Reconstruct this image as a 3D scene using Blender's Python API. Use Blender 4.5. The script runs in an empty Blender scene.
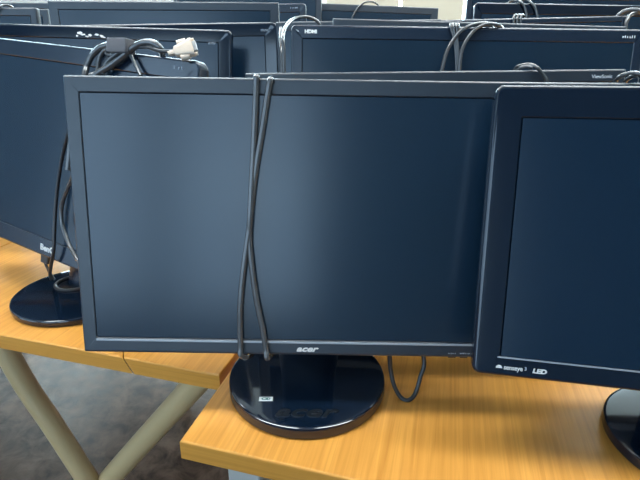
import bpy, bmesh, math, random
from math import sin, cos, pi, radians, sqrt
from mathutils import Vector, Matrix
random.seed(7)
S = bpy.context.scene
COL = S.collection
ZT = 0.72                      # height of the desk tops
# ------------------------------------------------------------------ camera
F_PX, PITCH, ROLL, CAM = 480.0, radians(21), radians(-.87), Vector((0, 0, 1.137))
_r = Vector((1, 0, 0)); _f = Vector((0, cos(PITCH), -sin(PITCH))); _d = Vector((0, -sin(PITCH), -cos(PITCH)))
RGT = _r*cos(ROLL) + _d*sin(ROLL); DWN = _d*cos(ROLL) - _r*sin(ROLL); FWD = _f
cam = bpy.data.objects.new('camera', bpy.data.cameras.new('camera')); COL.objects.link(cam)
cam.matrix_world = Matrix.Translation(CAM) @ Matrix((RGT, -DWN, -FWD)).transposed().to_4x4()
cam.data.sensor_fit = 'HORIZONTAL'; cam.data.sensor_width = 36; cam.data.lens = 36*F_PX/640
cam.data.clip_start = .02
S.camera = cam

def ray(px, py): return RGT*((px-320)/F_PX) + DWN*((py-240)/F_PX) + FWD
def at(px, py, Y):                       # a point of the room read off the photograph at distance Y
    d = ray(px, py); return CAM + d*(Y/d.y)

# ------------------------------------------------------------------ materials
def nt(name):
    m = bpy.data.materials.new(name); m.use_nodes = True
    return m, m.node_tree, m.node_tree.nodes['Principled BSDF']
def plain(name, col, rough=.5, metal=0, spec=.5, coat=0, bump=0, bscale=400, var=0, emis=None, estr=0):
    m, t, b = nt(name)
    b.inputs['Base Color'].default_value = (*col, 1); b.inputs['Roughness'].default_value = rough
    b.inputs['Metallic'].default_value = metal; b.inputs['Specular IOR Level'].default_value = spec
    b.inputs['Coat Weight'].default_value = coat; b.inputs['Coat Roughness'].default_value = .03
    tc = t.nodes.new('ShaderNodeTexCoord'); n = t.nodes.new('ShaderNodeTexNoise'); n.inputs['Scale'].default_value = bscale
    t.links.new(tc.outputs['Object'], n.inputs['Vector'])
    if bump:
        bp = t.nodes.new('ShaderNodeBump'); bp.inputs['Strength'].default_value = bump; bp.inputs['Distance'].default_value = .001
        t.links.new(n.outputs['Fac'], bp.inputs['Height']); t.links.new(bp.outputs['Normal'], b.inputs['Normal'])
    if var:
        n2 = t.nodes.new('ShaderNodeTexNoise'); n2.inputs['Scale'].default_value = 6; n2.inputs['Detail'].default_value = 4
        t.links.new(tc.outputs['Object'], n2.inputs['Vector'])
        mr = t.nodes.new('ShaderNodeMapRange'); mr.inputs['To Min'].default_value = max(rough-var, .02); mr.inputs['To Max'].default_value = rough+var
        t.links.new(n2.outputs['Fac'], mr.inputs['Value']); t.links.new(mr.outputs['Result'], b.inputs['Roughness'])
    if emis:
        b.inputs['Emission Color'].default_value = (*emis, 1); b.inputs['Emission Strength'].default_value = estr
    return m
M = {}
M['matte_black'] = plain('matte_black_plastic', (.010, .019, .031), .34, bump=.2, bscale=1500, spec=.75)
M['screen_matte'] = plain('matte_screen', (.006, .019, .037), .22, spec=.6, var=.03)
M['screen_dark'] = plain('dark_screen', (.003, .014, .031), .18, spec=.6, var=.03)
M['gloss_black'] = plain('gloss_black_plastic', (.003, .008, .018), .08, spec=.6, coat=.15, var=.03)
M['semi_black'] = plain('satin_black_plastic', (.007, .016, .032), .22, spec=.8, bump=.1, bscale=900)
M['back_black'] = plain('textured_back_plastic', (.014, .018, .024), .55, bump=.5, bscale=900)
M['rim_brown'] = plain('base_rim_plastic', (.030, .022, .020), .35)
M['cable'] = plain('cable_rubber', (.050, .054, .058), .24, spec=1.0, bump=.1)
M['cable_dark'] = plain('dark_cable_rubber', (.012, .013, .016), .36, spec=.6)
M['velcro'] = plain('grey_tie_fabric', (.11, .11, .12), .85, bump=.8, bscale=900)
M['vga_cream'] = plain('cream_connector_plastic', (.66, .53, .41), .5, bump=.2)
M['steel'] = plain('connector_steel', (.6, .6, .6), .3, metal=1)
M['print_white'] = plain('white_print', (.80, .80, .76), .5)
M['print_silver'] = plain('silver_print', (.62, .62, .60), .45)
M['print_faint'] = plain('faint_print', (.42, .47, .52), .5)
M['silver_strip'] = plain('silver_edge_strip', (.32, .35, .38), .4, metal=.3)
M['sticker'] = plain('white_sticker', (.85, .86, .84), .5)
M['sticker_green'] = plain('sticker_green', (.03, .16, .14), .5)
M['torn'] = plain('torn_paper', (.85, .83, .80), .8, bump=.5, bscale=300)
M['emboss'] = plain('embossed_black', (.006, .009, .013), .3)
M['leg_paint'] = plain('beige_grey_paint', (.52, .39, .20), .38, bump=.1, bscale=300, spec=.5)
M['leg_grey'] = plain('pale_grey_paint', (.45, .45, .42), .4)
M['wall'] = plain('white_wall_paint', (.72, .71, .67), .8, bump=.3, bscale=120)
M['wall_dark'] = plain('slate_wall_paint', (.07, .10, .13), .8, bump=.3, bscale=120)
M['ceiling'] = plain('ceiling_paint', (.75, .75, .73), .9, bump=.2, bscale=90)
M['frame_white'] = plain('window_frame_paint', (.70, .68, .62), .5)
M['skirting'] = plain('skirting_paint', (.35, .34, .32), .5)
M['sky_back'] = plain('daylit_glass', (.02, .02, .02), .1, emis=(.66, .90, 1.0), estr=15)
M['sky_front'] = plain('blue_daylit_glass', (.02, .02, .02), .1, emis=(.50, .74, 1.0), estr=2.3)
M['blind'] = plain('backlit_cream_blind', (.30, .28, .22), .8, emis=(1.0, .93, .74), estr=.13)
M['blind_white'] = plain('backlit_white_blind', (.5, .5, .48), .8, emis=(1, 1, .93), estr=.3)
M['lamp'] = plain('ceiling_lamp_diffuser', (.8, .8, .8), .5, emis=(.90, .97, 1.0), estr=17.0)

def wood(name, top):
    m, t, b = nt(name)
    N = t.nodes.new; L = t.links.new
    tc = N('ShaderNodeTexCoord'); mp = N('ShaderNodeMapping'); L(tc.outputs['Object'], mp.inputs['Vector'])
    mp.inputs['Scale'].default_value = (260, 7, 260) if top else (4, 4, 260)
    n = N('ShaderNodeTexNoise'); n.inputs['Scale'].default_value = 1; n.inputs['Detail'].default_value = 5; n.inputs['Distortion'].default_value = .6
    L(mp.outputs[0], n.inputs['Vector'])
    mp2 = N('ShaderNodeMapping'); L(tc.outputs['Object'], mp2.inputs['Vector']); mp2.inputs['Scale'].default_value = (55, 2.2, 55) if top else (2, 2, 40)
    n2 = N('ShaderNodeTexNoise'); n2.inputs['Scale'].default_value = 1; n2.inputs['Detail'].default_value = 3; n2.inputs['Distortion'].default_value = 1.2
    L(mp2.outputs[0], n2.inputs['Vector'])
    mx = N('ShaderNodeMath'); mx.operation = 'MULTIPLY_ADD'; L(n.outputs['Fac'], mx.inputs[0]); mx.inputs[1].default_value = .62
    m2 = N('ShaderNodeMath'); m2.operation = 'MULTIPLY'; L(n2.outputs['Fac'], m2.inputs[0]); m2.inputs[1].default_value = .45; L(m2.outputs[0], mx.inputs[2])
    cr = N('ShaderNodeValToRGB'); L(mx.outputs[0], cr.inputs['Fac'])
    e = cr.color_ramp.elements
    if top:
        e[0].position = .28; e[0].color = (.46, .185, .026, 1); e[1].position = .72; e[1].color = (.70, .325, .062, 1)
    else:
        e[0].position = .3; e[0].color = (.50, .21, .028, 1); e[1].position = .7; e[1].color = (.64, .30, .05, 1)
    L(cr.outputs['Color'], b.inputs['Base Color'])
    b.inputs['Roughness'].default_value = .38; b.inputs['Specular IOR Level'].default_value = .45
    bp = N('ShaderNodeBump'); bp.inputs['Strength'].default_value = .12; bp.inputs['Distance'].default_value = .0006
    L(mx.outputs[0], bp.inputs['Height']); L(bp.outputs['Normal'], b.inputs['Normal'])
    return m
M['wood_top'] = wood('beech_veneer', True); M['wood_edge'] = wood('beech_edge_band', False)

def floor_mat():
    m, t, b = nt('marbled_lino'); N = t.nodes.new; L = t.links.new
    tc = N('ShaderNodeTexCoord')
    n = N('ShaderNodeTexNoise'); n.inputs['Scale'].default_value = 15; n.inputs['Detail'].default_value = 10; n.inputs['Distortion'].default_value = .45; n.inputs['Roughness'].default_value = .65
    L(tc.outputs['Object'], n.inputs['Vector'])
    cr = N('ShaderNodeValToRGB'); L(n.outputs['Fac'], cr.inputs['Fac']); e = cr.color_ramp.elements
    e[0].position = .36; e[0].color = (.045, .025, .017, 1); e[1].position = .64; e[1].color = (.20, .125, .085, 1)
    L(cr.outputs['Color'], b.inputs['Base Color'])
    n2 = N('ShaderNodeTexNoise'); n2.inputs['Scale'].default_value = 30; n2.inputs['Detail'].default_value = 6; L(tc.outputs['Object'], n2.inputs['Vector'])
    mr = N('ShaderNodeMapRange'); mr.inputs['To Min'].default_value = .30; mr.inputs['To Max'].default_value = .55; b.inputs['Specular IOR Level'].default_value = .2; L(n2.outputs['Fac'], mr.inputs['Value']); L(mr.outputs['Result'], b.inputs['Roughness'])
    bp = N('ShaderNodeBump'); bp.inputs['Strength'].default_value = .25; bp.inputs['Distance'].default_value = .002; L(n2.outputs['Fac'], bp.inputs['Height']); L(bp.outputs['Normal'], b.inputs['Normal'])
    return m
M['floor'] = floor_mat()

# ------------------------------------------------------------------ mesh helpers
def obj(name, bm, mat, parent=None, smooth=False, world=True):
    """link bm as one mesh object; its vertices are given in room coordinates"""
    me = bpy.data.meshes.new(name)
    bmesh.ops.remove_doubles(bm, verts=bm.verts, dist=1e-6)
    bmesh.ops.recalc_face_normals(bm, faces=bm.faces)
    if parent is not None and world:
        bm.transform(parent['_m'].inverted() if False else MW[parent.name].inverted())
    bm.to_mesh(me); bm.free()
    me.materials.append(M[mat] if isinstance(mat, str) else mat)
    if smooth:
        me.polygons.foreach_set('use_smooth', [True]*len(me.polygons))
        try: me.set_sharp_from_angle(angle=radians(38))
        except Exception: pass
    o = bpy.data.objects.new(name, me); COL.objects.link(o)
    if parent is not None:
        o.parent = parent
        MW[o.name] = MW[parent.name].copy()
    else: MW[o.name] = Matrix.Identity(4)
    return o
MW = {}
def thing(name, label, cat, loc, rz=0, group=None):
    o = bpy.data.objects.new(name, None); COL.objects.link(o)
    o.location = loc; o.rotation_euler = (0, 0, rz); o.empty_display_size = .05
    MW[o.name] = Matrix.Translation(Vector(loc)) @ Matrix.Rotation(rz, 4, 'Z')
    o['label'] = label; o['category'] = cat
    if group: o['group'] = group
    return o
def rebase(o, loc):
    """put a top-level mesh's origin at loc"""
    o.data.transform(Matrix.Translation(-Vector(loc))); o.location = loc
    MW[o.name] = Matrix.Translation(Vector(loc))
def struct(name, bm, mat, parent=None):
    o = obj(name, bm, mat, parent)
    if parent is None: o['kind'] = 'structure'
    return o
def box(bm, lo, hi, mtx=None, bev=0):
    b = bmesh.new(); bmesh.ops.create_cube(b, size=1)
    lo, hi = Vector(lo), Vector(hi)
    for v in b.verts: v.co = Vector([(lo[i]+hi[i])/2 + v.co[i]*(hi[i]-lo[i]) for i in range(3)])
    if bev: bmesh.ops.bevel(b, geom=b.edges[:]+b.verts[:], offset=bev, segments=3, profile=.6, affect='EDGES')
    if mtx is not None: b.transform(mtx)
    me = bpy.data.meshes.new('t'); b.to_mesh(me); b.free(); bm.from_mesh(me); bpy.data.meshes.remove(me)
    return bm
def newbox(lo, hi, mtx=None, bev=0): return box(bmesh.new(), lo, hi, mtx, bev)
def loft(bm, loops, cap0=False, cap1=False):
    rows = [[bm.verts.new(p) for p in lp] for lp in loops]
    n = len(rows[0])
    for a, b in zip(rows, rows[1:]):
        for i in range(n): bm.faces.new((a[i], a[(i+1) % n], b[(i+1) % n], b[i]))
    if cap0: bm.faces.new(rows[0][::-1])
    if cap1: bm.faces.new(rows[-1])
def rrect(x0, x1, z0, z1, r, y, seg=5):
    r = max(min(r, (x1-x0)/2-1e-4, (z1-z0)/2-1e-4), 1e-4); P = []
    for cx, cz, a0 in ((x1-r, z1-r, 0), (x0+r, z1-r, 90), (x0+r, z0+r, 180), (x1-r, z0+r, 270)):
        for k in range(seg+1):
            a = radians(a0+90*k/seg); P.append(Vector((cx+r*cos(a), y, cz+r*sin(a))))
    return P
def ellipse(cx, cy, a, b, z, n=64, pw=2.0):
    P = []
    for k in range(n):
        t = 2*pi*k/n; c, s = cos(t), sin(t)
        P.append(Vector((cx+a*math.copysign(abs(c)**(2/pw), c), cy+b*math.copysign(abs(s)**(2/pw), s), z)))
    return P
def catmull(P, n=8):
    P = [Vector(p) for p in P]; Q = [P[0]*2-P[1]] + P + [P[-1]*2-P[-2]]; out = []
    for i in range(1, len(Q)-2):
        a, b, c, d = Q[i-1:i+3]
        for k in range(n):
            t = k/n
            out.append(.5*((2*b)+(c-a)*t+(2*a-5*b+4*c-d)*t*t+(3*b-a-3*c+d)*t**3))
    out.append(P[-1]); return out
def tube(bm, P, r, seg=10, smooth=8, flat=1.0):
    pts = catmull(P, smooth) if smooth else [Vector(p) for p in P]
    T = [(pts[min(i+1, len(pts)-1)]-pts[max(i-1, 0)]).normalized() for i in range(len(pts))]
    up = Vector((0, 0, 1)) if abs(T[0].z) < .9 else Vector((1, 0, 0))
    n = T[0].cross(up).normalized(); loops = []
    for p, t in zip(pts, T):
        n = (n - t*n.dot(t)).normalized(); b = t.cross(n)
        loops.append([p+(n*cos(2*pi*k/seg)+b*sin(2*pi*k/seg)*flat)*r for k in range(seg)])
    loft(bm, loops, True, True); return bm
def glyphs(body, size, mtx, ext=.0003, shear=0, bold=0.0, sx=1.0, align='CENTER'):
    c = bpy.data.curves.new('t', 'FONT'); c.body = body; c.size = size; c.extrude = ext; c.shear = shear; c.offset = bold
    c.align_x = align; c.align_y = 'CENTER'; c.resolution_u = 4
    o = bpy.data.objects.new('t', c); COL.objects.link(o)
    bpy.context.view_layer.update()
    me = bpy.data.meshes.new_from_object(o.evaluated_get(bpy.context.evaluated_depsgraph_get()))
    bpy.data.objects.remove(o); bm = bmesh.new(); bm.from_mesh(me); bpy.data.meshes.remove(me)
    bm.transform(Matrix.Diagonal((sx, 1, 1, 1))); bm.transform(mtx)
    return bm

# ------------------------------------------------------------------ the room
def slab(name, lo, hi, mat): return struct(name, newbox(lo, hi), mat)
slab('floor', (-4, -3.2, -.1), (4, 4.6, 0), 'floor')
slab('ceiling', (-4, -3.2, 2.9), (4, 4.6, 3.0), 'ceiling')
slab('wall_right', (4, -3.2, 0), (4.1, 4.6, 2.9), 'wall')
def wall_y(name, y0, y1, holes):
    bm = bmesh.new(); xs = -4
    for (a, b, z0, z1) in holes:
        box(bm, (xs, y0, 0), (a, y1, 2.9)); box(bm, (a, y0, 0), (b, y1, z0)); box(bm, (a, y0, z1), (b, y1, 2.9)); xs = b
    box(bm, (xs, y0, 0), (4, y1, 2.9))
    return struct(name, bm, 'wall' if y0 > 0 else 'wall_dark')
BACK = [(-3.7, -.30, 1.74, 2.82), (.02, 1.36, 1.0, 2.6), (1.75, 3.6, 1.74, 2.82)]
FRONT = [(-3.6, -1.5, .30, 2.6), (-1.3, -.05, .30, 2.6)]
LEFT = [(-2.6, -.9, .30, 2.6), (-.7, .12, .30, 2.6)]
bm = bmesh.new(); ys = -3.2
for (a, b, z0, z1) in LEFT:
    box(bm, (-4.1, ys, 0), (-4, a, 2.9)); box(bm, (-4.1, a, 0), (-4, b, z0)); box(bm, (-4.1, a, z1), (-4, b, 2.9)); ys = b
box(bm, (-4.1, ys, 0), (-4, 4.6, 2.9)); struct('wall_left', bm, 'wall_dark')
wall_y('wall_back', 4.5, 4.6, BACK); wall_y('wall_front', -3.2, -3.1, FRONT)
def window(i, hole, y, inward, pane, split=2):
    a, b, z0, z1 = hole; e = Empty = bpy.data.objects.new('window_%d' % i, None); COL.objects.link(e); e['kind'] = 'structure'
    e.location = ((a+b)/2, y, z0); MW[e.name] = Matrix.Translation(e.location)
    bm = bmesh.new(); w = .05
    box(bm, (a, y-.03, z0), (b, y+.03, z0+w)); box(bm, (a, y-.03, z1-w), (b, y+.03, z1))
    for k in range(split+1):
        x = a+(b-a-w)*k/split; box(bm, (x, y-.03, z0+w), (x+w, y+.03, z1-w))
    obj('window_frame', bm, 'frame_white', e)
    obj('window_pane', newbox((a+w, y-.004, z0+w), (b-w, y+.004, z1-w)), pane, e)
    obj('window_sill', newbox((a-.05, min(y, y+inward*.16), z0-.03), (b+.05, max(y, y+inward*.16), z0), bev=.004), 'frame_white', e)
    return e
window(1, BACK[0], 4.55, -1, 'sky_back', 3)
w2 = window(2, BACK[1], 4.55, -1, 'sky_back', 1)
window(3, BACK[2], 4.55, -1, 'sky_back', 2)
window(4, FRONT[0], -3.15, 1, 'sky_front', 2)
window(5, FRONT[1], -3.15, 1, 'sky_front', 2)
for i, (a, b, z0, z1) in enumerate(LEFT):
    e = bpy.data.objects.new('window_%d' % (6+i), None); COL.objects.link(e); e['kind'] = 'structure'; e.location = (-4.05, (a+b)/2, z0); MW[e.name] = Matrix.Translation(e.location)
    bm = bmesh.new(); w = .05
    box(bm, (-4.08, a, z0), (-4.02, b, z0+w)); box(bm, (-4.08, a, z1-w), (-4.02, b, z1))
    for k in range(3): y = a+(b-a-w)*k/2; box(bm, (-4.08, y, z0+w), (-4.02, y+w, z1-w))
    obj('window_frame', bm, 'frame_white', e); obj('window_pane', newbox((-4.054, a+w, z0+w), (-4.046, b-w, z1-w)), 'sky_front', e)
    obj('window_sill', newbox((-4.05, a-.05, z0-.03), (-3.88, b+.05, z0), bev=.004), 'frame_white', e)
# cream roller blinds drawn over the lower part of the middle window
for (a, b, mt, lb) in ((.02, .635, 'blind', 'cream window blind lit from behind, left one of the two cream strips'),
                       (.65, 1.175, 'blind', 'cream window blind lit from behind, right one of the two cream strips'),
                       (1.185, 1.36, 'blind_white', 'narrow bright white window blind beside the cream blinds')):
    t = thing('window_blind', lb, 'blind', ((a+b)/2, 4.46, 1.02), 0, 'blinds over the far window')
    obj('blind_fabric', newbox((a+.006, 4.455, 1.03), (b-.006, 4.459, 2.56)), mt, t)
    obj('bottom_bar', newbox((a+.006, 4.448, 1.012), (b-.006, 4.464, 1.032), bev=.002), 'frame_white', t)
    obj('roller', tube(bmesh.new(), [(a+.006, 4.468, 2.575), (b-.006, 4.468, 2.575)], .02, smooth=0), 'frame_white', t)
for nm, lo, hi in (('baseboard_back', (-4, 4.485, 0), (4, 4.5, .09)), ('baseboard_front', (-4, -3.1, 0), (4, -3.085, .09)),
                   ('baseboard_left', (-4, -3.085, 0), (-3.985, 4.485, .09)), ('baseboard_right', (3.985, -3.085, 0), (4, 4.485, .09))):
    slab(nm, lo, hi, 'skirting')

# ------------------------------------------------------------------ desks (all turned 14.5 degrees)
DY = radians(-14.5); DM = Matrix.Rotation(DY, 4, 'Z')
def uv(u, v, z=0): return DM @ Vector((u, v, z))
def top_mesh(poly_t, poly_b, z1, z0, bev=.0025):
    bm = bmesh.new(); a = [bm.verts.new((x, y, z1)) for x, y in poly_t]; b = [bm.verts.new((x, y, z0)) for x, y in poly_b]
    n = len(a); bm.faces.new(a); bm.faces.new(b[::-1])
    for i in range(n): bm.faces.new((a[i], b[i], b[(i+1) % n], a[(i+1) % n]))
    bmesh.ops.bevel(bm, geom=[e for e in bm.edges if all(v.co.z > z1-1e-5 for v in e.verts)], offset=bev, segments=3, profile=.5, affect='EDGES')
    return bm
TH = .026
def add_top(t, nm, pt, pb=None):
    o = obj(nm, top_mesh(pt, pb or pt, 0, -TH), 'wood_top', None)
    o.data.transform(Matrix.Translation((0, 0, ZT)) @ Matrix.Identity(4))
    o.data.transform(Matrix.Translation(-Vector((t['_u'], t['_v'], 0))))
    o.parent = t; o.data.materials.append(M['wood_edge'])
    for p in o.data.polygons:
        if abs(p.normal.z) < .9: p.material_index = 1
    return o
def desk(label, u0, u1, v0, v1, group='beech desks'):
    t = thing('desk', label, 'desk', uv(u0, v0), DY, group); t['_u'] = u0; t['_v'] = v0
    return t
def post_legs(t, u0, u1, v0, v1, mat='leg_grey', ins=.055):
    for u in (u0+ins, u1-ins):
        for v in (v0+ins, v1-ins):
            bm = newbox((u-.022, v-.022, .012), (u+.022, v+.022, ZT-TH), DM, .004); lg = obj('leg', bm, mat, t)
            obj('foot', tube(bmesh.new(), [uv(u, v, 0), uv(u, v, .014)], .018, 16, 0), 'cable_dark', lg)
    for v in (v0+ins, v1-ins): obj('rail', newbox((u0+ins, v-.012, ZT-TH-.05), (u1-ins, v+.012, ZT-TH), DM), mat, t)
# front right desk
t = desk('beech desk nearest the viewer, under the large square-cornered centre monitor', -.262, .95, .3795, 1.18)
add_top(t, 'tabletop', [(-.262, .3795), (.95, .3795), (.95, 1.18), (-.262, 1.18)])
post_legs(t, -.262, .95, .3795, 1.18, ins=.06)
# left desk with a short leaf at its right end and crossed tube legs
t = desk('beech desk with crossed beige tube legs and a slanting joint in its front edge', -.957, -.272, .503, 1.29)
add_top(t, 'tabletop', [(-.957, .503), (-.4275, .503), (-.445, .53), (-.445, 1.29), (-.957, 1.29)],
        [(-.957, .503), (-.4125, .503), (-.445, .53), (-.445, 1.29), (-.957, 1.29)])
add_top(t, 'leaf', [(-.4255, .503), (-.272, .503), (-.272, 1.29), (-.4432, 1.29), (-.4432, .53)],
        [(-.4105, .503), (-.272, .503), (-.272, 1.29), (-.4432, 1.29), (-.4432, .53)])
for v in (.585, 1.20):
    P = [(-.757, v, .692), (-.757, v, .665), (-.750, v, .625), (-.722, v, .545), (-.68, v, .462), (-.626, v, .345), (-.56, v, .21), (-.485, v, .055), (-.465, v, .014)]
    obj('leg', tube(bmesh.new(), [uv(*q) for q in P], .0195, 16, 6), 'leg_paint', t, True)
    v2 = v+.018
    P = [(-.305, v2, .692), (-.315, v2, .68), (-.359, v2, .626), (-.463, v2, .493), (-.567, v2, .359), (-.66, v2, .236), (-.80, v2, .05), (-.822, v2, .014)]
    obj('leg', tube(bmesh.new(), [uv(*q) for q in P], .0215, 16, 6), 'leg_paint', t, True)
for a, b in ((.57, .62), (1.18, 1.24)): obj('mounting_plate', newbox((-.80, a, ZT-TH-.006), (-.28, b, ZT-TH), DM), 'leg_paint', t)
t = desk('beech desk at the far left, left of the desk with crossed legs', -2.1, -.960, .503, 1.29)
add_top(t, 'tabletop', [(-2.1, .503), (-.960, .503), (-.960, 1.29), (-2.1, 1.29)]); post_legs(t, -2.1, -1.66, .503, 1.29)
t = desk('beech desk behind the desk with crossed legs, under monitors left of the blinds', -1.72, -.268, 1.295, 2.06)
add_top(t, 'tabletop', [(-1.72, 1.295), (-.268, 1.295), (-.268, 2.06), (-1.72, 2.06)]); post_legs(t, -1.72, -.268, 1.295, 2.06)
t = desk('beech desk behind the nearest desk, under the far right monitors', -.262, 1.25, 1.184, 1.95)
add_top(t, 'tabletop', [(-.262, 1.184), (1.25, 1.184), (1.25, 1.95), (-.262, 1.95)]); post_legs(t, -.262, 1.25, 1.184, 1.95)
t = desk('beech desk at the right, beyond the right edge of the nearest desk', .955, 2.1, .38, 1.18)
add_top(t, 'tabletop', [(.955, .3795), (2.1, .3795), (2.1, 1.18), (.955, 1.18)]); post_legs(t, .955, 2.1, .3795, 1.18)
for o in list(COL.objects):
    for k in ('_u', '_v'):
        if k in o.keys(): del o[k]

# ------------------------------------------------------------------ monitors
PM = {}
def panel_matrix(X, Y, Z, yaw, tilt, roll, W, H):
    rx = Vector((cos(yaw), sin(yaw), 0)); back = Vector((-sin(yaw), cos(yaw), 0))
    up = back*sin(tilt) + Vector((0, 0, cos(tilt)))
    r2 = rx*cos(roll) - up*sin(roll); up = up*cos(roll) + rx*sin(roll)
    nrm = up.cross(r2)*-1; nrm = -(up.cross(r2)) if False else (r2.cross(up)*-1)
    m = Matrix((r2, nrm, up)).transposed().to_4x4()     # local x right, y into the back, z up
    return Matrix.Translation((X, Y, Z)) @ m
def facing(m, x, z, y=0):            # text frame on the front face: text x -> right, text y -> up
    return m @ Matrix.Translation((x, y, z)) @ Matrix.Rotation(radians(90), 4, 'X')
def monitor(key, label, fit, base, corner=.003, bez=(.016, .016, .018), gloss='matte_black', scr='screen_matte',
            thick=.020, back=.030, base_shape=('disc', .1, .1), neck_w=.06, base_h=.016, rim=.0025, step=None, strip=None, front_round=.0034, group='monitors standing on the desks'):
    X, Y, Z, yaw, tilt, roll, W, H = fit; yaw, tilt, roll = radians(yaw), radians(tilt), radians(roll)
    m = panel_matrix(X, Y, Z, yaw, tilt, roll, W, H); PM[key] = m
    t = thing('computer_monitor', label, 'monitor', (base[0], base[1], ZT), yaw, group)
    s, tp, bt = bez; R = corner
    # bezel
    bm = bmesh.new(); fr = front_round; L = []
    ix0, ix1, iz0, iz1 = -W/2+s, W/2-s, bt, H-tp
    L.append(rrect(ix0+.0008, ix1-.0008, iz0+.0008, iz1-.0008, .001, .0035))
    L.append(rrect(ix0+.0008, ix1-.0008, iz0+.0008, iz1-.0008, .001, .0012))
    L.append(rrect(ix0-.0004, ix1+.0004, iz0-.0004, iz1+.0004, .0010, .0))
    L.append(rrect(-W/2+fr+.0007, W/2-fr-.0007, fr+.0007, H-fr-.0007, max(R-fr, .0005), 0))
    for k in range(5):
        a = radians(90*k/4); q = fr*(1-sin(a)); d = fr*(1-cos(a))
        L.append(rrect(-W/2+q, W/2-q, q, H-q, max(R-q, .0005), d))
    L.append(rrect(-W/2, W/2, 0, H, R, thick*.62))
    L.append(rrect(-W/2+.001, W/2-.001, .001, H-.001, R, thick*.64))
    loft(bm, L); bm.transform(m); bz = obj('bezel', bm, gloss, t, True)
    if step:
        pass
    # back cover
    bm = bmesh.new(); L = [rrect(-W/2+.001, W/2-.001, .001, H-.001, R, thick*.64), rrect(-W/2+.0014, W/2-.0014, .0014, H-.0014, R, thick*.8),
        rrect(-W/2+.004, W/2-.004, .004, H-.004, R, thick), rrect(-W/2+.045, W/2-.045, .035, H-.04, .03, thick+back*.35),
        rrect(-W/2+.075, W/2-.075, .05, H-.07, .03, thick+back*.9), rrect(-W/2+.09, W/2-.09, .06, H-.085, .03, thick+back)]
    loft(bm, L, False, True); bm.transform(m); bc = obj('back_cover', bm, 'back_black', t, True)
    bm = bmesh.new()
    for k in range(14):
        x = -W*.2+k*W*.4/13; box(bm, (x-.0015, thick+back-.0005, H-.115), (x+.0015, thick+back+.0006, H-.092), m)
    obj('vent', bm, 'gloss_black', bc)
    # screen
    bm = newbox((ix0+.0015, .0003, iz0+.0015), (ix1-.0015, .0032, iz1-.0015), m); obj('screen', bm, scr, t)
    if strip:
        bm = newbox((ix0, -.0004, bt-.0035), (ix1, .0012, bt-.001), m, .0003); obj('trim_strip', bm, strip, bz)
    # neck
    yb = thick+back-.012; zn = min(.15, H*.5)
    P0 = m @ Vector((0, yb, zn)); bk = Vector((-sin(yaw), cos(yaw), 0)); rx = Vector((cos(yaw), sin(yaw), 0))
    P3 = Vector((base[2] if len(base) > 2 else base[0], base[3] if len(base) > 2 else base[1], ZT+base_h-.001))
    P1 = P0 + (P3-P0)*.35 + bk*.006; P2 = P0 + (P3-P0)*.75 + bk*.006
    nm = bmesh.new(); L = []
    for P, w, d in ((P0-bk*.0+Vector((0, 0, .02)), neck_w*.5, .009), (P0, neck_w*.5, .012), (P1, neck_w*.46, .013), (P2, neck_w*.48, .014), (P3+Vector((0, 0, .008)), neck_w*.55, .017), (P3, neck_w*.62, .020)):
        L.append([P + rx*q.x + bk*q.y for q in ellipse(0, 0, w, d, 0, 28, 3.2)])
    loft(nm, L, True, True); obj('stand_neck', nm, gloss, t, True)
    obj('hinge_block', newbox((-neck_w*.55, thick+back-.006, zn-.035), (neck_w*.55, thick+back+.010, zn+.035), m, .004), 'back_black', t)
    # base
    kind, a, b = base_shape; B = Vector((base[0], base[1], ZT)); bm = bmesh.new(); pw = 2 if kind == 'disc' else 5
    def rot(P): return [B + rx*q.x + bk*q.y + Vector((0, 0, q.z)) for q in P]
    prof = [(1.0-.002/a, .0006), (1.0-.0005/a, .0018), (1, .004), (1, base_h*.80)]
    loft(bm, [rot(ellipse(0, 0, a*k, b*k, z, 72, pw)) for k, z in [(.6, .0006)]+prof], True, False)
    br = obj('base_rim', bm, 'rim_brown' if key == 'A' else 'gloss_black', t, True)
    bm = bmesh.new()
    prof = [(1, base_h*.80), (1-.0006/a, base_h*.93), (1-.0022/a, base_h*.99), (1-.0034/a, base_h), (1-.010/a, base_h+.0002), (.5, base_h+.0006), (.2, base_h+.0008)]
    loft(bm, [rot(ellipse(0, 0, a*k, b*k, z, 72, pw)) for k, z in prof], False, True)
    bs = obj('stand_base', bm, 'gloss_black', t, True)
    return t, m, bz, bs, W, H
def marks(m, x, z, w, h, mat, parent, n=7, seed=1):
    """a row of tiny printed strokes, too small in the photo to read"""
    rn = random.Random(seed); bm = bmesh.new(); p = w/n
    for k in range(n):
        if rn.random() < .14: continue
        hh = h*rn.choice((1, 1, .75)); x0 = x-w/2+k*p
        box(bm, (x0, -.0003, z-h/2), (x0+p*.28, .0004, z-h/2+hh), m)
        if rn.random() < .8: zz = z-h/2+rn.choice((0, hh*.5, hh-h*.22)); box(bm, (x0, -.0003, zz), (x0+p*.72, .0004, zz+h*.2), m)
    return obj('printed_mark', bm, mat, parent)
def lettering(name, body, size, m, x, z, mat, parent, **k):
    return obj(name, glyphs(body, size, facing(m, x, z), **k), mat, parent)

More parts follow.
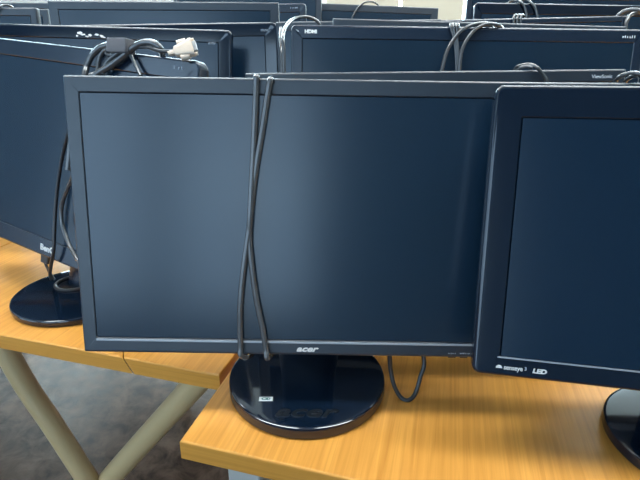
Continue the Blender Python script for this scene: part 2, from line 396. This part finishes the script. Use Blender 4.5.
# --- A: the big matte monitor in the middle
tA, mA, bzA, bsA, W, H = monitor('A', 'large matte black square-cornered monitor in the centre with a cable looped round it', (-.0144, .479, .8074, 0, 10.5, 0, .523, .312),
    (-.0145, .540, -.0145, .618), corner=.0022, bez=(.0158, .0165, .018), base_shape=('disc', .1040, .1040), neck_w=.085, base_h=.017, strip='silver_strip', thick=.022, back=.028, front_round=.0026)
def acer(size, mtx, ext, bold=.0):
    return glyphs('acer', size, mtx, ext=ext, shear=.32, bold=bold, sx=1.42)
obj('brand_lettering', acer(.0096, facing(mA, .0005, .0078), .0004, .00035), 'print_silver', bzA)
marks(mA, .172, .0052, .010, .0014, 'print_faint', bzA, 6, 3); marks(mA, .187, .0052, .012, .0014, 'print_faint', bzA, 6, 4)
bm = bmesh.new()
for k in range(5): box(bm, (.168+.014*k, .002, -.0012), (.177+.014*k, .009, .0006), mA, .0004)
obj('button', bm, 'semi_black', bzA)
bh = ZT+.0175
obj('embossed_lettering', acer(.0275, Matrix.Translation((-.016, .4638, bh+.0002)) @ Matrix.Diagonal((1.05, .95, 1, 1)), .0006, .0006), 'emboss', bsA)
stk = obj('sticker', newbox((-.0085, -.0038, 0), (.0085, .0038, .0004), Matrix.Translation((-.0642, .4861, ZT+.0174)) @ Matrix.Rotation(radians(2), 4, 'Z')), 'sticker', bsA)
bm = bmesh.new(); c = Vector((-.0642, .4861, ZT+.0180))
for dx, w in ((-.0015, .0042), (.0025, .0030)):
    outer = ellipse(c.x+dx, c.y, w, .0024, c.z, 24); inner = ellipse(c.x+dx, c.y, w*.62, .0012, c.z, 24)
    loft(bm, [outer, inner])
obj('sticker_print', bm, 'sticker_green', stk)

# --- B: the glossy one at the right
tB, mB, bzB, bsB, W, H = monitor('B', 'glossy black monitor at the right edge with rounded corners, nearest the viewer', (.395, .377, .832, -11.4, 14.3, -1.1, .475, .2945),
    (.4520, .434, .455, .490), corner=.008, bez=(.026, .030, .020), gloss='gloss_black', scr='screen_dark', base_shape=('disc', .110, .100), neck_w=.07, base_h=.014, front_round=.003, thick=.026, back=.03)
x0 = -W/2+.022
obj('trim_strip', newbox((x0+.002, -.0005, .0195), (W/2-.024, .0012, .0208), mB), 'silver_strip', bzB)
bm = bmesh.new(); L = [(x0+.0045+.0032*cos(pi*k/12), -.0004, .0086+.0032*sin(pi*k/12)) for k in range(13)]
f = [bm.verts.new(mB @ Vector(q)) for q in L]; bm.faces.new(f); r = bmesh.ops.extrude_face_region(bm, geom=bm.faces[:])
for v in r['geom']:
    if isinstance(v, bmesh.types.BMVert): v.co += (mB.to_3x3() @ Vector((0, .0006, 0)))
obj('eye_emblem', bm, 'print_silver', bzB)
lettering('brand_lettering', 'senseye', .0070, mB, x0+.0185, .0098, 'print_silver', bzB, bold=.0001, sx=.85)
lettering('brand_lettering', '3', .0050, mB, x0+.0305, .0104, 'print_faint', bzB)
lettering('lamp_lettering', 'LED', .0062, mB, x0+.0440, .0092, 'print_silver', bzB, bold=.0003, sx=1.25, shear=.15)

# --- C: left one, turned
tC, mC, bzC, bsC, W, H = monitor('C', 'black monitor at the left edge, leaning, its round base with a ring', (-.443, .714, .825, -28.3, 12.1, 3.8, .550, .330),
    (-.437, .778, -.445, .815), corner=.010, bez=(.020, .024, .030), gloss='semi_black', scr='screen_matte', base_shape=('disc', .108, .108), neck_w=.05, base_h=.012, front_round=.003, thick=.024, back=.020)
lettering('brand_lettering', 'BenQ', .0135, mC, .001, .0145, 'print_silver', bzC, bold=.0005, sx=1.15)
marks(mC, W/2-.034, H-.0115, .015, .0036, 'print_faint', bzC, 6, 8)
bm = bmesh.new(); c = Vector((-.458, .806, ZT+.014)); 
P = [c+Vector((.032*cos(2*pi*k/40), .030*sin(2*pi*k/40), 0)) for k in range(41)]
tube(bm, P, .0030, 10, 0); obj('neck_ring', bm, 'rim_brown', bsC, True)
plate = obj('plug_block', newbox((-.022, .004, -.014), (-.004, .016, .004), mC, .002), 'cable_dark', tC)

# --- the others
def simple(key, label, fit, base, **k):
    t, m, bz, bs, W, H = monitor(key, label, fit, base, **k); return t, m, bz, W, H
tL, mL, bzL, WL, HL = simple('L', 'black monitor directly behind the centre one, its thin top edge just above it', (.172, .670, .804, 1.4, 9.6, -1.4, .545, .320), (.172, .742),
    corner=.002, bez=(.018, .017, .02), base_shape=('rect', .085, .044), neck_w=.05, thick=.02, back=.022)
lettering('brand_lettering', 'ViewSonic', .0072, mL, WL/2-.035, HL-.0105, 'print_faint', bzL, bold=.0001, sx=1.0)
tS, mS, bzS, WS, HS = simple('S', 'black monitor hidden behind the glossy right monitor, only its top edge showing', (.340, .550, .816, 0, 9, -.4, .460, .300), (.336, .612),
    corner=.002, base_shape=('rect', .058, .034), neck_w=.04, thick=.018, back=.016)
tI, mI, bzI, WI, HI = simple('I', 'wide black monitor with white port lettering in its top left corner, behind the centre', (.231, .769, .842, .8, 9, -.1, .560, .345), (.236, .850),
    corner=.008, bez=(.017, .020, .022), gloss='semi_black', base_shape=('disc', .072, .058), thick=.022, back=.022)
lettering('port_lettering', 'HDMI', .0070, mI, -WI/2+.031, HI-.0105, 'print_white', bzI, bold=.0004, sx=1.1)
marks(mI, WI/2-.024, HI-.0115, .026, .0040, 'print_white', bzI, 7, 12)
obj('corner_mark', newbox((-.0025, -.0005, -.0006), (.0025, .0005, .0006), mI @ Matrix.Translation((-WI/2+.010, 0, HI-.009)) @ Matrix.Rotation(radians(35), 4, 'Y')), 'print_silver', bzI)
tJ, mJ, bzJ, WJ, HJ = simple('J', 'black monitor behind the wide port-lettered one, square corner rising above it', (.289, .929, .864, .1, 8.9, .7, .550, .340), (.284, 1.005),
    corner=.002, base_shape=('disc', .07, .06), thick=.024, back=.02)
simple('J2', 'black monitor whose top edge shows left above the port-lettered one', (.080, .998, .878, -.1, 8.7, -1.7, .330, .330), (.078, 1.080),
    corner=.002, base_shape=('disc', .07, .06), thick=.02, back=.022)
tN, mN, bzN, WN, HN = simple('N', 'black monitor at the far right, turned, its top edge rising to the right', (.457, 1.128, .896, 4.7, 8.7, -2.3, .500, .330), (.452, 1.205),
    corner=.002, bez=(.012, .012, .02), base_shape=('disc', .07, .06), gloss='semi_black', thick=.02, back=.022)
tM, mM, bzM, WM, HM = simple('M', 'glossy black monitor at the top right under two thin cable arcs', (.656, 1.297, .932, 0, 8.7, .2, .550, .340), (.652, 1.375),
    corner=.010, bez=(.018, .026, .02), gloss='gloss_black', base_shape=('disc', .1, .09))
tP, mP, bzP, WP, HP = simple('P', 'black monitor in front of the cream blinds with one thin cable arc over its top', (.140, 1.597, .950, .2, 8.7, 1.3, .420, .340), (.14, 1.69),
    corner=.002, bez=(.022, .020, .02), base_shape=('disc', .1, .09), thick=.03, back=.025)
tD, mD, bzD, WD, HD = simple('D', 'glossy black monitor at the left with torn white paper on its top edge', (-.452, .930, .852, -3.0, 8.5, .9, .550, .335), (-.455, 1.000),
    corner=.008, bez=(.024, .022, .02), gloss='gloss_black', scr='screen_dark', base_shape=('disc', .085, .075), thick=.026, back=.02)
marks(mD, WD/2-.036, HD-.024, .014, .0040, 'print_faint', bzD, 6, 21)
tE, mE, bzE, WE, HE = simple('E', 'dark glossy monitor with a rounded top right corner, in front of the tallest left monitor', (-.360, 1.027, .862, -.1, 8.5, -1.6, .550, .335), (-.300, 1.085, -.318, 1.105),
    corner=.012, bez=(.026, .026, .02), gloss='gloss_black', scr='screen_dark', base_shape=('disc', .06, .05), thick=.02, back=.018)
marks(mE, WE/2-.026, HE-.016, .016, .0036, 'print_faint', bzE, 6, 22)
tF, mF, bzF, WF, HF = simple('F', 'tall matte black monitor at the upper left, square corners, light rims, above the others', (-.339, 1.141, .887, 6.6, 6.3, -1.0, .500, .360), (-.355, 1.24),
    corner=.002, bez=(.020, .0175, .02), base_shape=('disc', .085, .07), thick=.03, back=.02)
tH, mH, bzH, WH, HH = simple('H', 'black monitor with rounded corner, far back between the tall left one and the blinds', (-.256, 1.396, .946, -.3, 8.5, -2.1, .440, .320), (-.250, 1.470),
    corner=.010, bez=(.018, .022, .02), gloss='semi_black', base_shape=('disc', .09, .08))
marks(mH, WH/2-.032, HH-.012, .020, .0036, 'print_faint', bzH, 7, 23)
simple('H2', 'black monitor cut off by the top of the picture, left of the blinds', (-.225, 1.530, .985, 0, 9, -.1, .440, .330), (-.22, 1.660), corner=.002, base_shape=('disc', .09, .08))
simple('K2', 'dark monitor cut off by the top of the picture, right of the white blind', (.711, 1.550, .955, 0, 9, 0, .560, .370), (.70, 1.640), corner=.002, scr='screen_dark', gloss='semi_black', base_shape=('disc', .1, .09))
simple('G', 'black monitor at the far left of the back row with one cable arc over it', (-.838, 1.098, .907, -.1, 8.7, -.7, .440, .320), (-.832, 1.170), corner=.003, bez=(.014, .016, .02), base_shape=('disc', .085, .075), thick=.02, back=.02)
simple('G2', 'black monitor at upper left, its end showing past the one with the cable arc', (-.920, 1.317, .916, -.2, 8.7, -2.1, .440, .320), (-.905, 1.372), corner=.003, base_shape=('disc', .07, .05), thick=.02, back=.02)
simple('G3', 'farthest black monitor at the upper left, only a thin pinkish top edge showing', (-.950, 1.475, .950, -.1, 8.5, -.6, .440, .320), (-.945, 1.495, -.945, 1.540), corner=.003, base_shape=('disc', .075, .065), thick=.02, back=.02)

# torn paper left on D
bm = bmesh.new(); rn = random.Random(5)
def patch(cx, cz, w, h, n=9):
    P = [Vector((cx+w/2*cos(2*pi*k/n)*rn.uniform(.6, 1.1), -.0006, cz+h/2*sin(2*pi*k/n)*rn.uniform(.55, 1.1))) for k in range(n)]
    a = [bm.verts.new(mD @ q) for q in P]; b = [bm.verts.new(mD @ (q+Vector((0, .0005, 0)))) for q in P]
    bm.faces.new(a); bm.faces.new(b[::-1])
    for k in range(n): bm.faces.new((a[k], a[(k+1) % n], b[(k+1) % n], b[k]))
for (px, py, w, h) in ((80, 33.2, .011, .006), (77, 35.5, .006, .004), (83, 34.6, .012, .004), (87, 36.4, .010, .003), (90, 35.2, .008, .005), (97, 34.6, .010, .004), (102, 36.2, .010, .005), (104, 37.4, .006, .003)):
    q = mD.inverted() @ CAM; dd = mD.inverted().to_3x3() @ ray(px, py); h_ = q + dd*(-q.y/dd.y); patch(h_.x, h_.z, w, h)
obj('torn_label', bm, 'torn', bzD)

# ------------------------------------------------------------------ cables and connectors
def onp(m, px, py, off):                  # point lying off metres in front of a monitor's face
    i = m.inverted(); q = i @ CAM; d = i.to_3x3() @ ray(px, py); h = q + d*((-off-q.y)/d.y); return m @ h
def cable(label, paths, r, mat='cable', cat='cable', group='cables draped over the monitors', name='cable'):
    bm = bmesh.new()
    for P in paths: tube(bm, P, r if not isinstance(r, (list, tuple)) else r[paths.index(P)], 10, 8)
    o = obj(name, bm, mat, None, True); o['label'] = label; o['category'] = cat
    if group: o['group'] = group
    rebase(o, sum((Vector(v) for v in paths[0]), Vector())/len(paths[0]))
    return o
# round A, twice over the top and under the bottom edge
iA = mA
def lA(x, y, z): return mA @ Vector((x, y, z))
def pA(px, py, off=.0042): return onp(mA, px, py, off)
Pl = [lA(.018, .055, .055), lA(-.020, .045, .006), lA(-.040, .020, -.006), pA(267.5, 358, .006), pA(266, 350), pA(263, 331), pA(256.5, 300), pA(252, 268), pA(249.5, 240), pA(250.5, 210, .0070), pA(253, 160), pA(255.3, 110), pA(256, 86), pA(256.6, 77, .005)]
top = mA.inverted() @ pA(256.8, 74, .002)
Pl += [lA(top.x, .004, .3075), lA(top.x+.001, .016, .3085), lA(top.x+.003, .030, .298), lA(top.x+.004, .058, .24), lA(-.055, .066, .15), lA(-.075, .060, .06), lA(-.070, .040, .004), lA(-.066, .020, -.0055), lA(-.0695, .004, -.006)]
Pl += [pA(241, 355, .0055), pA(240.6, 347), pA(240, 312), pA(242.5, 279), pA(246.5, 248, .0046), pA(249.2, 229, .0050), pA(252.5, 197, .0042), pA(256.5, 165), pA(262.5, 129), pA(267.3, 97), pA(270.5, 80, .005)]
top = mA.inverted() @ pA(271.8, 74.5, .002)
Pl += [lA(top.x, .004, .3075), lA(top.x+.001, .016, .3085), lA(top.x+.002, .030, .298), lA(top.x+.002, .060, .24), lA(-.03, .068, .17)]
cable('grey cable looped twice round the centre monitor, crossing over itself on the screen', [Pl], .0034)
# short bulge of cable under A's left hook
cable('black cable hanging in a U below the bottom edge of the centre monitor', [[lA(.080, .060, .06), at(387.8, 345, .530), at(390.5, 368, .525), at(394, 385, .518), at(400.5, 397, .512), at(408, 400.3, .508), at(415, 394, .512), at(420, 378, .520), at(423.5, 356, .530), lA(.125, .060, .05)]], .0029, 'cable_dark')

# bundle over C with its tie and the cream video plug
def pC(px, py, off=.008): return onp(mC, px, py, off)
b = [
 [pC(68, 170, .03), pC(74, 120, .028), pC(84, 78, .016), pC(87, 66, .010), pC(92, 56, .008), pC(99, 48.5, .008), pC(105, 46, .007), pC(112, 45, .006), pC(122, 46, .006), pC(132, 46, .006)],
 [pC(76, 150, .03), pC(88, 84, .018), pC(97, 74, .012), pC(110, 66, .009), pC(122, 57, .008), pC(133, 48, .008), pC(141, 43.5, .006), pC(149, 42.3, .004), pC(156, 44.5, .002), pC(161, 50, -.004), pC(163, 60, -.030)],
 [pC(92, 82, .015), pC(97, 72, .010), pC(99, 60, .008), pC(103, 52, .008), pC(108, 49, .007), pC(116, 48, .006)],
 [pC(103, 74, .010), pC(106, 64, .008), pC(114, 56, .008), pC(122, 51, .007), pC(130, 50, .006)],
 [pC(141, 76, .008), pC(137, 68, .006), pC(133, 60, .006), pC(130, 54, .006), pC(128, 48, .006)],
 [pC(112, 47, .006), pC(106, 53, .006), pC(112, 55, .007), pC(122, 49, .006)]]
t = thing('video_cable', 'bundled grey video cable tied over the left monitor, ending in a cream plug', 'cable', tuple(pC(120, 60, .01)), 0, 'cables draped over the monitors')
for k, (P, r) in enumerate(zip(b, (.0042, .0044, .0028, .0030, .0024, .0024))):
    obj('cable_strand', tube(bmesh.new(), P, r, 12, 8), 'cable', t, True)
obj('cable_strand', tube(bmesh.new(), [pC(134, 47.5, .006), pC(148, 47.5, .006), pC(158, 50.5, .006), pC(166, 51.5, .006), pC(172, 51, .006)], .0022, 10, 8), 'cable_dark', t, True)
c = pC(121.7, 46.6, .007); Rm = mC.to_3x3().to_4x4()
tie = obj('cable_tie', newbox((-.0185, -.010, -.0092), (.0185, .008, .0092), Matrix.Translation(c) @ Rm @ Matrix.Rotation(radians(-3.5), 4, 'Y'), .0018), 'velcro', t, True)
# cream plug: trapezoid hood, strain relief, thumb screws, steel shell
q0 = pC(183.5, 49.8, .006); MV = Matrix.Translation(q0) @ Rm @ Matrix.Rotation(radians(-30), 4, 'Y') @ Matrix.Rotation(radians(32), 4, 'Z') @ Matrix.Diagonal((.92, .8, .74, 1))
bm = bmesh.new(); L = []
for x, hz, hy in ((-.021, .0035, .0035), (-.013, .0042, .004), (-.011, .0085, .006), (.004, .0125, .0075), (.012, .0155, .0080), (.0135, .0155, .0080)):
    L.append([Vector((x, q.x, q.y)) for q in [Vector((a.x, a.y)) for a in ellipse(0, 0, hy, hz, 0, 24, 4)]])
loft(bm, L, True, True); bm.transform(MV); pl = obj('plug_hood', bm, 'vga_cream', t, True)
bm = bmesh.new()
for zz in (.0125, -.0125):
    tube(bm, [MV @ Vector((-.006, 0, zz)), MV @ Vector((.006, 0, zz))], .0042, 14, 0); tube(bm, [MV @ Vector((.006, 0, zz)), MV @ Vector((.017, 0, zz))], .0022, 10, 0)
obj('thumb_screw', bm, 'vga_cream', pl, True)
obj('metal_shell', newbox((.013, -.0045, -.0085), (.0185, .0045, .0085), MV, .0012), 'steel', pl)

# cable dropping in front of C to its base
cable('dark cable hanging straight down in front of the left monitor beside its logo', [[pC(80, 100, .035), pC(66, 142, .020), pC(60, 170, .014), pC(56.3, 200, .011), pC(54.6, 230, .010), pC(53.8, 250, .010), pC(51, 265, .006), pC(50, 274, -.010), at(51, 279, .80)]], .0027, 'cable_dark')
cable('short grey cable curving between the left monitor and the centre monitor', [[pC(84, 150, .045), pC(75, 172, .030), pC(68, 188, .020), pC(62.5, 203, .014), pC(61.5, 218, .012), pC(64.5, 232, .012), pC(70, 246, .014), pC(78, 260, .020), pC(90, 275, .02)]], .0030)
cable('short black cable plugged in under the left monitor', [[pC(42, 254, -.008), pC(44.5, 261, -.008), pC(47, 267, -.009), pC(50.5, 274, -.012), at(54, 279, .80)]], .0023, 'cable_dark')

cable('pale cable arching over the top left corner of the port-lettered monitor', [
    [at(283.5, 110, .72), at(284, 72, .73), at(283.8, 50, .735), at(283, 36, .745), at(287, 25, .79), at(294, 19, .825), at(303, 16.8, .85), at(311, 18, .86), at(318, 22, .862), at(322, 32, .862)],
    [at(280, 110, .74), at(282, 60, .75), at(280.8, 40, .77), at(281, 28, .79)]], .0026)
cable('bundle of thin grey strands hanging over the port-lettered monitor', [
    [onp(mI, x0, 90, .006), onp(mI, x0-.5, 60, .005), onp(mI, x0-2.5, 40, .005), onp(mI, x1+.8, 30, .005), onp(mI, x1, 25.5, .003), onp(mI, x1-.3, 24.0, -.006), onp(mI, x1-.3, 27, -.026)]
    for x0, x1 in ((456.5, 450.5), (458, 453), (459, 456), (460, 458.5))], .0018)
cable('thick pair of grey cables arching over the port-lettered monitor from its middle', [
    [onp(mI, 437, 90, .008), onp(mI, 441.5, 72, .007), onp(mI, 446, 54, .007), onp(mI, 452, 42, .007), onp(mI, 460, 32, .007), onp(mI, 470, 26, .006), onp(mI, 480, 23.5, .003), onp(mI, 488, 24.0, -.006), onp(mI, 493, 29, -.028)],
    [onp(mI, 459, 90, .010), onp(mI, 459.5, 66, .009), onp(mI, 462, 50, .009), onp(mI, 468, 38, .008), onp(mI, 476, 29, .006), onp(mI, 485, 24.5, .003), onp(mI, 494, 24.2, .001), onp(mI, 500, 26.5, -.004), onp(mI, 504, 31, -.028)]], .0030)
cable('short cable hooked over the top edge of the monitor behind the centre one', [
    [onp(mL, 512, 80, -.028), onp(mL, 515.5, 68.5, -.022), onp(mL, 521, 65.5, -.014), onp(mL, 529, 64.5, -.004), onp(mL, 536, 67, .004), onp(mL, 541, 72, .005), onp(mL, 546, 80, .005), onp(mL, 549, 92, .005)],
    [onp(mL, 514, 80, -.024), onp(mL, 519, 69, -.012), onp(mL, 527, 66.5, -.004), onp(mL, 533, 67.5, .002)]], .0026)
cable('pair of pale cables at the right edge, arching just above the glossy monitor', [
    [onp(mS, 611, 92, -.030), onp(mS, 615, 82, -.026), onp(mS, 620, 76.5, -.016), onp(mS, 628, 73.5, -.008), onp(mS, 637, 73.5, .002), onp(mS, 648, 80, .004), onp(mS, 652, 96, .004)],
    [onp(mS, 621, 92, -.028), onp(mS, 625, 82, -.024), onp(mS, 630, 77.5, -.014), onp(mS, 636, 75.5, -.004), onp(mS, 643, 76, .003), onp(mS, 652, 84, .004)]], .0026)
cable('thick double cable arching over a far monitor at the right edge', [
    [onp(mN, 614, 24, -.028), onp(mN, 618, 15.5, -.024), onp(mN, 625, 11, -.016), onp(mN, 634, 9.5, -.006), onp(mN, 643, 12, .004), onp(mN, 650, 24, .006)],
    [onp(mN, 625, 60, .009), onp(mN, 625.5, 30, .008), onp(mN, 627, 20, .006), onp(mN, 632, 14, .000), onp(mN, 641, 13, -.010), onp(mN, 650, 18, -.030)]], .0042)
cable('thin cable arch over the monitor in front of the cream blinds', [[onp(mP, 349, 26, .006), onp(mP, 352.5, 17, .006), onp(mP, 357, 9, .006), onp(mP, 363, 3.5, .004), onp(mP, 369, 1.6, -.006), onp(mP, 375, 2.8, -.018), onp(mP, 381, 8, -.038)]], .0026)
cable('two thin cable arcs over the glossy top right monitor', [
    [onp(mM, 505, 8, -.034), onp(mM, 510, 1.6, -.022), onp(mM, 516, .6, -.006), onp(mM, 521, 2.5, .004), onp(mM, 524.5, 7, .005), onp(mM, 526.5, 16, .005), onp(mM, 527, 28, .005)],
    [onp(mM, 516, 6, -.034), onp(mM, 521, 0.6, -.022), onp(mM, 527, .2, -.006), onp(mM, 532, 3.5, .004), onp(mM, 535.5, 9, .005), onp(mM, 537.5, 18, .005), onp(mM, 538, 28, .005)]], .0030)
cable('small coil of pale cable on the top edge below the two thin arcs', [
    [onp(mN, x, 24, .004), onp(mN, x+.3, 17.5, .003), onp(mN, x+2, 14.8, -.006), onp(mN, x+4, 17.5, -.020), onp(mN, x+4, 24, -.026)] for x in (513.5, 517, 520.5)], .0026)
cable('thin cable arc over the far left back monitor', [[onp(PM['G'], -4, 12, .004), onp(PM['G'], 0, 7.0, .003), onp(PM['G'], 3, 5.3, -.004), onp(PM['G'], 8, 5.2, -.012), onp(PM['G'], 13, 7.5, -.024), onp(PM['G'], 16, 12, -.03)]], .0022)

# ------------------------------------------------------------------ ceiling lamps
for x, y, lb in ((-1.0, .35, 'left of the two long ceiling lamps nearest the viewer'), (1.0, .35, 'right of the two long ceiling lamps nearest the viewer'),
                 (-1.0, 1.7, 'left of the two long ceiling lamps over the far desks'), (1.0, 1.7, 'right of the two long ceiling lamps over the far desks'),
                 (-1.25, 3.9, 'left of the two long ceiling lamps by the far windows'), (1.25, 3.9, 'right of the two long ceiling lamps by the far windows')):
    t = thing('ceiling_lamp', lb, 'lamp', (x, y, 2.9), 0, 'ceiling lamps')
    bm = bmesh.new()
    for a in (-1, 1):
        box(bm, (x+a*.79-.01, y-.17, 2.86), (x+a*.79+.01, y+.17, 2.9)); box(bm, (x-.78, y+a*.16-.01, 2.86), (x+.78, y+a*.16+.01, 2.9))
    obj('lamp_frame', bm, 'frame_white', t); obj('lamp_diffuser', newbox((x-.78, y-.15, 2.865), (x+.78, y+.15, 2.88)), 'lamp', t)

# ------------------------------------------------------------------ world and view
w = bpy.data.worlds.new('world'); S.world = w; w.use_nodes = True
w.node_tree.nodes['Background'].inputs['Color'].default_value = (.55, .75, 1, 1); w.node_tree.nodes['Background'].inputs['Strength'].default_value = 1
S.view_settings.view_transform = 'Standard'; S.view_settings.look = 'None'; S.view_settings.gamma = 1
S.view_settings.use_curve_mapping = False; S.view_settings.exposure = 0.85
